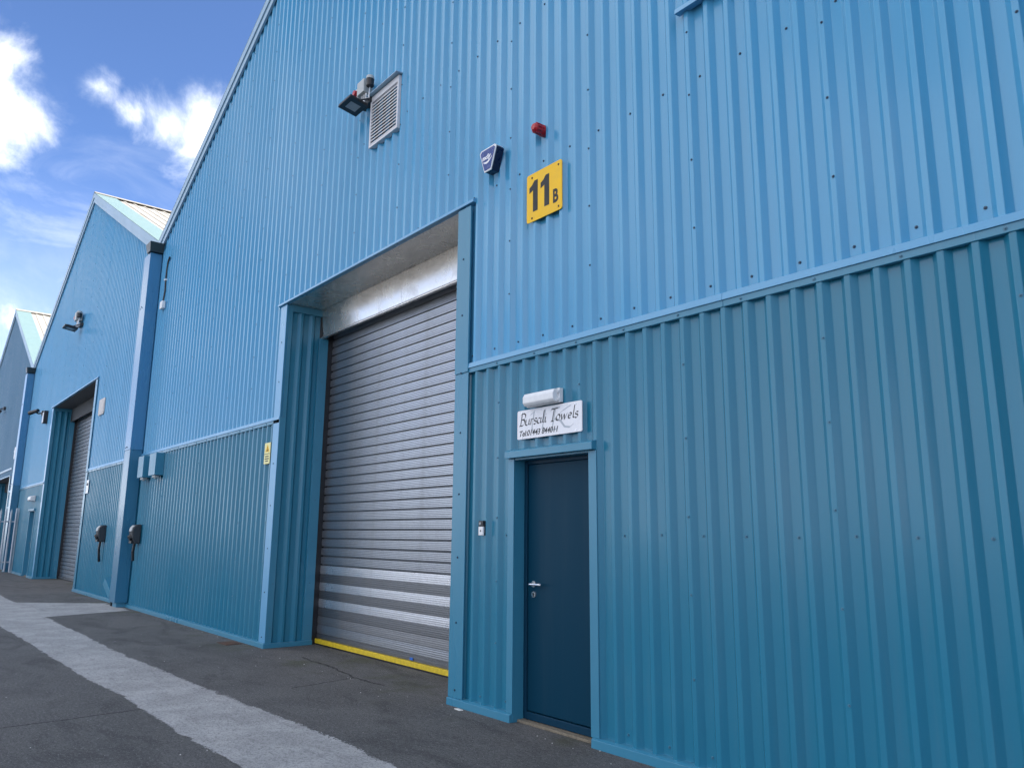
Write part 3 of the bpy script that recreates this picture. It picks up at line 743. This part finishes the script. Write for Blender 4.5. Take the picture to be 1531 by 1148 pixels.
T = tag(empty('shop_sign', (-4.56, -0.004, 2.35)), 'white plate reading Bursali Towels above the navy door', 'sign')
MB().extr(rounded(-0.385, 0.385, -0.12, 0.12, 0.014, -0.009), (0, 0.007, 0)).build('panel', 'white_sign', T)
pen_text('monogram', 'UK', -0.25, 0.25, -0.075, 0.175, 0.0090, 'grey_print', T, -0.0096)
pen_text('lettering', 'Bursali Towels', -0.362, 0.345, -0.008, 0.102, 0.0063, 'black_print', T, -0.0106)
text_part('telephone_number', 'Tel:01443 844011', 0.066, 'black_print', T, (-0.365, -0.0100, -0.096), 0.28, 0.0006, 1.0)
sc = MB()
for dx in (-0.325, 0.320):
    for dz in (-0.105, 0.098): sc.cone((dx, -0.0085, dz), (dx, -0.012, dz), 0.007, 0.005, 8)
stuff(sc.build('fixing_screws', 'steel', T))

Y = tag(empty('warning_sign', (-10.335, -0.003, 2.525)), 'narrow pale yellow warning plate with black symbol beside the near shutter', 'sign')
MB().extr(rounded(-0.10, 0.10, -0.145, 0.145, 0.01, -0.006), (0, 0.005, 0)).build('panel', 'pale_yellow', Y)
MB().box(-0.092, 0.092, -0.0072, -0.0062, -0.012, -0.004).build('dividing_bar', 'black_print', Y)
mb = MB(); mb.extr([(-0.07, -0.0072, 0.02), (0.07, -0.0072, 0.02), (0.0, -0.0072, 0.125)], (0, 0.001, 0)); mb.build('triangle', 'yellow_sign', Y)
mb = MB(); mb.extr([(-0.035, -0.0084, 0.03), (0.03, -0.0084, 0.03), (0.04, -0.0084, 0.055), (-0.01, -0.0084, 0.045)], (0, 0.001, 0)); mb.extr([(-0.008, -0.0084, 0.058), (0.010, -0.0084, 0.058), (0.004, -0.0084, 0.10)], (0, 0.001, 0)); mb.build('pictogram', 'black_print', Y)
mb = MB()
for i, w_ in enumerate((0.06, 0.07, 0.05)): mb.box(-w_, w_, -0.0072, -0.0062, -0.05-0.032*i, -0.036-0.032*i)
stuff(mb.build('small_print', 'black_print', Y))
Q = tag(empty('notice_plate', (-21.75, -0.014, 2.55)), 'small cream plate on the trim of the taller shutter', 'sign')
MB().box(-0.13, 0.13, -0.006, 0.0, -0.165, 0.165).build('panel', 'white_sign', Q, 0.002)
MB().box(-0.09, 0.09, -0.0075, -0.0062, 0.03, 0.09).build('pictogram', 'black_print', Q)

# ------------------------------------------------------------------ alarm bell box and siren
A = tag(empty('alarm_box', (-5.305, 0.0, 4.88)), 'dark blue wedge-shaped burglar alarm box edged in white', 'alarm')
out = [(-0.125, 0.095), (-0.105, 0.118), (0.105, 0.118), (0.125, 0.095), (0.050, -0.118), (-0.050, -0.118)]
def scaled(k, y, dz=0.0): return [(a*k, y, b*k+dz) for a, b in out]
MB().extr(scaled(0.97, -0.088), (0, 0.088, 0)).build('housing', 'alarm_side', A, 0.004)
MB().extr(scaled(1.0, -0.100), (0, 0.0115, 0)).build('bezel', 'white_plastic', A, 0.003)
MB().extr(scaled(0.88, -0.1025), (0, 0.002, 0)).build('face', 'alarm_blue', A)
MB().box(-0.100, 0.100, -0.086, -0.002, 0.1155, 0.121).build('lid', 'white_plastic', A, 0.002)
lg = MB()
for i in range(14):
    t0, t1 = i/14, (i+1)/14
    f = lambda t: (-0.072+0.145*t, -0.012-0.030*math.sin(math.pi*t)+0.030*t)
    (a0, b0), (a1, b1) = f(t0), f(t1); w0_, w1_ = 0.010*math.sin(math.pi*t0)+0.001, 0.010*math.sin(math.pi*t1)+0.001
    lg.add([(a0, -0.1030, b0-w0_), (a1, -0.1030, b1-w1_), (a1, -0.1030, b1+w1_), (a0, -0.1030, b0+w0_)], [(0, 1, 2, 3)])
lg.build('swoosh', 'white_sign', A)
text_part('logo', 'mcSy', 0.060, 'white_sign', A, (-0.080, -0.1032, 0.008), 0.25, 0.003, 0.95)
Rr = tag(empty('siren', (-4.655, 0.0, 4.93)), 'small red sounder fixed above the yellow unit sign', 'siren')
MB().cone((0, 0.034, 0), (0, -0.012, 0), 0.052, 0.050, 20).build('base', 'red_plastic', Rr, 0.003)
MB().cone((0, -0.012, 0), (0, -0.085, 0), 0.045, 0.042, 20).build('body', 'red_plastic', Rr, 0.004)
mb = MB(); mb.cone((0, -0.085, 0), (0, -0.105, 0), 0.042, 0.026, 20); mb.build('horn_cap', 'red_plastic', Rr, 0.003)
rg = MB()
for i in range(10):
    a = 2*math.pi*i/10; rg.box(0.046*math.cos(a)-0.003, 0.046*math.cos(a)+0.003, -0.080, -0.014, 0.046*math.sin(a)-0.003, 0.046*math.sin(a)+0.003)
stuff(rg.build('ribs', 'red_plastic', Rr))

# ------------------------------------------------------------------ louvre vent
V = tag(empty('louvre_vent', (-7.46, 0.0, 6.355)), 'white louvred wall vent with hood beside the floodlight', 'vent')
w, h = 0.33, 0.335
MB().box(-w+.02, w-.02, 0.022, 0.045, -h+.02, h-.02).build('backing', 'dark_interior', V)
for (x0, x1, z0, z1) in ((-w, -w+0.03, -h, h), (w-0.03, w, -h, h), (-w+0.03, w-0.03, -h, -h+0.03), (-w+0.03, w-0.03, h-0.075, h)):
    MB().box(x0, x1, -0.030, 0.033, z0, z1).build('frame', 'white_louvre', V, 0.003)
mb = MB(); mb.extr([(-w-0.03, -0.085, h+0.004), (-w-0.03, 0.03, h+0.012), (-w-0.03, 0.03, h+0.030), (-w-0.03, -0.085, h+0.016)], (2*w+0.06, 0, 0)); mb.build('hood', 'trim_pale', V, 0.002)
nb = 13; sp = (2*h-0.115)/nb
blade = MB(); blade.extr([(-w+0.03, -0.026, 0.0), (-w+0.03, -0.023, 0.0), (-w+0.03, -0.023, 0.011), (-w+0.03, 0.005, 0.026), (-w+0.03, 0.003, 0.029), (-w+0.03, -0.026, 0.014)], (2*w-0.06, 0, 0)); bm_ = blade.mesh('blade', 'white_louvre')
for i in range(nb):
    o = link('blade', bm_, V); o.location = (0, 0, -h+0.036+sp*i)

# ------------------------------------------------------------------ floodlights
def floodlight(loc, label, s=1.0, extras=True):
    F = tag(empty('floodlight', loc), label, 'floodlight', 'floodlights on the gables')
    F.scale = (s, s, s)
    # tilted square head, lens underneath facing out and down
    th = math.radians(-9); ca, sa = math.cos(th), math.sin(th)
    def T(p): return (p[0], -0.21+p[1]*ca-p[2]*sa, p[1]*sa+p[2]*ca)
    def tb(x0, x1, y0, y1, z0, z1, nm, mt, bv, par=F):
        mb = MB().box(x0, x1, y0, y1, z0, z1); mb.v = [T(v) for v in mb.v]; return mb.build(nm, mt, par, bv)
    tb(-0.155, 0.155, -0.125, 0.125, -0.010, 0.026, 'head', 'black_plastic', 0.010)
    tb(-0.155, -0.080, -0.125, 0.125, -0.016, -0.0105, 'bezel', 'black_plastic', 0.002)
    tb(0.080, 0.155, -0.125, 0.125, -0.016, -0.0105, 'bezel', 'black_plastic', 0.002)
    tb(-0.080, 0.080, -0.125, -0.068, -0.016, -0.0105, 'bezel', 'black_plastic', 0.002)
    tb(-0.080, 0.080, 0.068, 0.125, -0.016, -0.0105, 'bezel', 'black_plastic', 0.002)
    tb(-0.079, 0.079, -0.067, 0.067, -0.0135, -0.0102, 'lens', 'lamp_glass', 0.0)
    for k in range(5): tb(-0.10+0.045*k, -0.085+0.045*k, -0.08, 0.08, 0.027, 0.045, 'cooling_fin', 'black_plastic', 0.0)
    for sx in (-1, 1):
        mb = MB(); mb.tube([(sx*0.163, -0.21, 0.0), (sx*0.163, -0.10, 0.06), (sx*0.10, -0.05, 0.09)], 0.010, 6); mb.build('yoke_arm', 'dark_grey', F)
    MB().box(-0.12, 0.13, -0.055, 0.03, 0.06, 0.13).build('bracket', 'dark_grey', F, 0.004)
    if extras:
        MB().box(-0.05, 0.12, -0.145, -0.02, 0.17, 0.345).build('junction_box', 'grey_box', F, 0.006)
        MB().cone((0.20, -0.10, 0.21), (0.20, -0.10, 0.30), 0.046, 0.048, 16).build('sensor', 'black_plastic', F, 0.004)
        MB().cone((0.20, -0.10, 0.30), (0.20, -0.10, 0.345), 0.054, 0.046, 16).build('sensor_cap', 'grey_box', F, 0.006)
        MB().box(0.10, 0.22, -0.11, -0.09, 0.255, 0.275).build('sensor_arm', 'grey_box', F)
        MB().box(-0.20, -0.09, -0.10, 0.0, 0.20, 0.34).build('sounder', 'beige_plate', F, 0.012)
        MB().cone((-0.15, -0.10, 0.27), (-0.15, -0.14, 0.27), 0.040, 0.034, 12).build('sounder_cap', 'red_plastic', F, 0.003)
        for x0, dx in ((-0.01, -0.02), (0.04, 0.03), (0.09, 0.09)):
            MB().cone((x0, -0.09, 0.17), (x0, -0.09, 0.14), 0.016, 0.014, 8).build('cable_gland', 'white_plastic', F)
            mb = MB(); mb.tube([(x0, -0.09, 0.14), (x0+0.01, -0.10, 0.09), (x0+dx, -0.10, 0.07), (x0+dx, -0.09, 0.22 if dx > 0.05 else 0.02)], 0.008, 6); mb.build('cable', 'white_plastic', F)
    return F
floodlight((-7.895, 0.0, 6.57), 'black floodlight with sensor and grey junction box beside the louvred vent')
floodlight((-25.2, 0.0, 7.30), 'black floodlight high on the gable above the taller shutter', 1.4)
floodlight((-41.4, 0.0, 6.75), 'black floodlight on the duller gable beyond the palisade fence', 1.6, False)

# ------------------------------------------------------------------ emergency light over the navy door
def bulkhead(loc, label, s=1.0):
    E = tag(empty('bulkhead_light', loc), label, 'wall light', 'bulkhead lights over doors'); E.scale = (s, s, s)
    MB().box(-0.20, 0.20, -0.042, 0.0, -0.055, 0.060).build('base', 'white_plastic', E, 0.006)
    mb = MB(); mb.extr([(-0.185, -0.043, -0.050), (-0.185, -0.043, 0.055), (-0.185, -0.082, 0.050), (-0.185, -0.100, 0.018), (-0.185, -0.098, -0.030), (-0.185, -0.080, -0.050)], (0.37, 0, 0)); mb.build('diffuser', 'white_plastic', E, 0.006)
    for sx in (-1, 1):
        for z in (-0.03, 0.03): MB().box(sx*0.193-0.007, sx*0.193+0.007, -0.056, -0.043, z-0.01, z+0.01).build('clip', 'white_plastic', E, 0.002)
bulkhead((-4.595, 0.0, 2.535), 'white bulkhead light above the shop sign')
bulkhead((-29.95, 0.0, 2.50), 'white bulkhead light above the recessed teal side door', 1.5)
bulkhead((-34.6, 0.0, 2.62), 'white bulkhead light behind the palisade fence', 1.3)

# ------------------------------------------------------------------ door bell
B = tag(empty('door_bell', (-5.418, 0.0, 1.507)), 'small black and white video door bell left of the navy door', 'door bell')
MB().box(-0.034, 0.034, -0.006, 0.033, -0.063, 0.063).build('back_plate', 'black_plastic', B, 0.003)
MB().box(-0.032, 0.032, -0.026, -0.0062, 0.014, 0.062).build('camera_cover', 'black_plastic', B, 0.004)
MB().cone((-0.008, -0.0262, 0.038), (-0.008, -0.030, 0.038), 0.013, 0.011, 14).build('lens', 'lamp_glass', B)
MB().box(-0.032, 0.030, -0.026, -0.0062, -0.062, 0.012).build('button_panel', 'white_plastic', B, 0.004)
MB().cone((0.0, -0.0262, -0.024), (0.0, -0.028, -0.024), 0.008, 0.007, 12).build('button', 'dark_grey', B)

# ------------------------------------------------------------------ meter boxes, isolators, junction box
def cover_box(x0, x1, label):
    xm = (x0+x1)/2; w = (x1-x0)/2
    Bx = tag(empty('cable_cover', (xm, 0, 2.70)), label, 'cable box', 'cable covers under the flashing')
    MB().box(-w, w, -0.155, 0.0, -0.21, 0.206).build('cover', 'trim_teal', Bx, 0.004)
    MB().box(-w*0.2, w*0.7, -0.13, -0.05, -0.25, -0.211).build('gland', 'grey_box', Bx, 0.006)
    MB().cone((w*0.3, -0.09, -0.25), (w*0.3, -0.09, -0.275), 0.035, 0.02, 10).build('plug', 'grey_box', Bx)
cover_box(-16.50, -16.12, 'blue cable cover box tight against the boxed downpipe')
cover_box(-15.70, -15.28, 'blue cable cover box second from the boxed downpipe')
def isolator(x, label, tail):
    I = tag(empty('socket_outlet', (x, 0, 1.40)), label, 'socket outlet', 'dark socket outlets by the boxed downpipe')
    prf = [(0, -0.17), (-0.10, -0.18), (-0.15, -0.06), (-0.165, 0.06), (-0.15, 0.13), (-0.11, 0.18), (-0.05, 0.195), (0, 0.195)]
    mb = MB(); mb.extr([(-0.12, y, z) for y, z in prf], (0.24, 0, 0)); mb.build('housing', 'dark_grey', I, 0.018)
    mb = MB(); mb.extr([(-0.085, y-0.012, z) for y, z in prf[3:6]]+[(-0.085, -0.10, 0.15), (-0.085, -0.13, 0.08)], (0.17, 0, 0)); mb.build('hood', 'grey_box', I, 0.006)
    MB().cone((0, -0.12, -0.05), (0, -0.185, -0.08), 0.07, 0.062, 16).build('socket', 'black_plastic', I, 0.006)
    MB().box(-0.09, 0.09, -0.16, -0.10, -0.17, -0.11).build('drip_skirt', 'black_plastic', I, 0.006)
    mb = MB(); mb.tube([(0.03, -0.08, -0.16), (0.02, -0.09, -0.32), (0.0, -0.07, -0.50), (-0.03, -0.05, -0.60)][:tail], 0.026, 8); mb.build('cable', 'black_plastic', I)
isolator(-16.52, 'dark hooded socket outlet on the signed unit beside the downpipe', 3)
isolator(-19.42, 'dark hooded socket outlet with long cable between downpipe and taller shutter', 4)
J = tag(empty('junction_box', (-16.37, 0, 6.02)), 'small white junction box with black cable high beside the downpipe hopper', 'junction box')
MB().box(-0.085, 0.085, -0.07, 0.0, -0.08, 0.08).build('box', 'white_plastic', J, 0.01)
mb = MB(); mb.tube([(0.0, -0.03, 0.08), (0.03, -0.02, 0.3), (0.0, -0.02, 0.55), (0.0, -0.02, 0.75), (0.04, -0.02, 0.93), (0.10, -0.01, 1.03)], 0.018, 6); mb.build('cable', 'black_plastic', J)
MB().box(-0.03, 0.03, -0.045, 0.0, 0.53, 0.57).build('cable_clip', 'white_plastic', J, 0.004)
K = tag(empty('wall_plate', (-21.15, 0, 4.50)), 'beige blanking plate right of the taller shutter opening', 'wall plate')
MB().extr(rounded(-0.30, 0.30, -0.20, 0.20, 0.05, -0.022), (0, 0.02, 0)).build('plate', 'beige_plate', K)
MB().extr(rounded(-0.24, 0.24, -0.15, 0.15, 0.03, -0.027), (0, 0.0045, 0)).build('raised_panel', 'beige_plate', K)
# security camera and alarm box on the second unit, white box on the third
Cc = tag(empty('security_camera', (-30.35, 0, 5.40)), 'dark bullet security camera above the recessed teal side door', 'security camera')
MB().box(-0.08, 0.08, -0.05, 0.0, -0.08, 0.08).build('mount', 'black_plastic', Cc, 0.006)
mb = MB(); mb.tube([(0, -0.03, 0), (-0.02, -0.14, -0.02), (-0.05, -0.2, 0.02)], 0.025, 8); mb.build('arm', 'black_plastic', Cc)
MB().cone((0.10, -0.17, 0.07), (-0.30, -0.36, 0.0), 0.06, 0.07, 14).build('body', 'black_plastic', Cc, 0.006)
Cb = tag(empty('alarm_box', (-29.35, 0, 5.16)), 'small dark box with white face beside the security camera', 'alarm')
MB().box(-0.10, 0.10, -0.12, 0.0, -0.22, 0.20).build('housing', 'black_plastic', Cb, 0.01)
MB().box(-0.095, 0.095, -0.135, -0.1205, -0.205, 0.14).build('face', 'white_plastic', Cb, 0.008)
Cw = tag(empty('wall_box', (-35.4, 0, 4.42)), 'tall white box on the duller unit beyond the fence', 'wall box')
MB().box(-0.16, 0.16, -0.09, 0.0, -0.24, 0.24).build('housing', 'white_plastic', Cw, 0.02)
MB().box(-0.13, 0.13, -0.098, -0.0905, -0.20, 0.20).build('lid', 'white_plastic', Cw, 0.004)

# ------------------------------------------------------------------ palisade fence
Fn = tag(empty('palisade_fence', (-32.75, -0.3, 0)), 'galvanised palisade fence standing square to the wall by the duller unit', 'fence')
pm = MB(); pm.add([(-0.012, -0.032, 0.05), (0.008, -0.012, 0.05), (0.008, 0.012, 0.05), (-0.012, 0.032, 0.05), (-0.012, -0.032, 2.12), (0.008, -0.012, 2.18), (0.008, 0.012, 2.18), (-0.012, 0.032, 2.12)],
                  [(0, 1, 5, 4), (1, 2, 6, 5), (2, 3, 7, 6)])
pm.add([(-0.014, -0.032, 0.05), (-0.014, 0.032, 0.05), (-0.014, 0.032, 2.12), (-0.014, 0.0, 2.24), (-0.014, -0.032, 2.12)], [(0, 1, 2, 3, 4)])
pme = pm.mesh('pale', 'fence_galv')
for i in range(34):
    o = link('pale', pme, Fn); o.location = (0.04, 0.20-0.155*i, 0)
for z in (0.35, 1.75): MB().box(-0.04, 0.02, -5.1, 0.26, z, z+0.05).build('rail', 'fence_galv', Fn, 0.004)
for y in (0.24, -2.4, -5.05): MB().box(-0.10, -0.045, y-0.05, y+0.05, 0, 2.25).build('post', 'fence_galv', Fn, 0.004)

# ------------------------------------------------------------------ small things on the ground
dc = tag(empty('drain_cover', (-10.72, -0.19, 0)), 'small rusty iron cover set in the tarmac by the near shutter', 'drain cover')
MB().box(-0.17, 0.17, -0.11, 0.11, 0.0, 0.006).build('frame', 'rust', dc, 0.002)
for i in range(5): MB().box(-0.13, 0.13, -0.085+0.037*i, -0.065+0.037*i, 0.006, 0.010).build('bar', 'rust', dc)
lt = MB(); lt.extr([(-0.045, -0.012, 0.002), (0.04, -0.02, 0.002), (0.05, 0.012, 0.002), (-0.03, 0.018, 0.002)], (0, 0, 0.006)); o = lt.build('paper_scrap', 'litter_white'); o.location = (-5.62, -0.075, 0)
tag(o, 'torn white paper scrap on tarmac at the foot of the jamb', 'litter')
bt = MB().box(-0.035, 0.035, -0.004, 0.0, -0.014, 0.014); o = bt.build('blue_sticker', 'blue_tag', None, 0.003); o.location = (-7.62, 0.711, 0.10); tag(o, 'small blue sticker above the yellow bar of the near shutter', 'sticker')
rnd = random.Random(11); pb = MB()
for i in range(85):
    x = rnd.uniform(-14, -3.4); y = rnd.uniform(-3.4, -0.06); r = rnd.uniform(0.002, 0.007)
    if rnd.random() < 0.3: y = -abs(rnd.gauss(0, 0.12))-0.04
    a = rnd.uniform(0, 6.28)
    pb.add([(x+r*math.cos(a+k*1.57)*rnd.uniform(.7, 1.3), y+r*math.sin(a+k*1.57)*rnd.uniform(.7, 1.3), 0.004) for k in range(4)]+[(x, y, 0.004+r*0.8)], [(0, 1, 4), (1, 2, 4), (2, 3, 4), (3, 0, 4)])
stuff(pb.build('loose_grit', 'litter_white')); g_ = bpy.data.objects['loose_grit']; g_['label'] = 'scattered pale grit on the tarmac'; g_['category'] = 'grit'
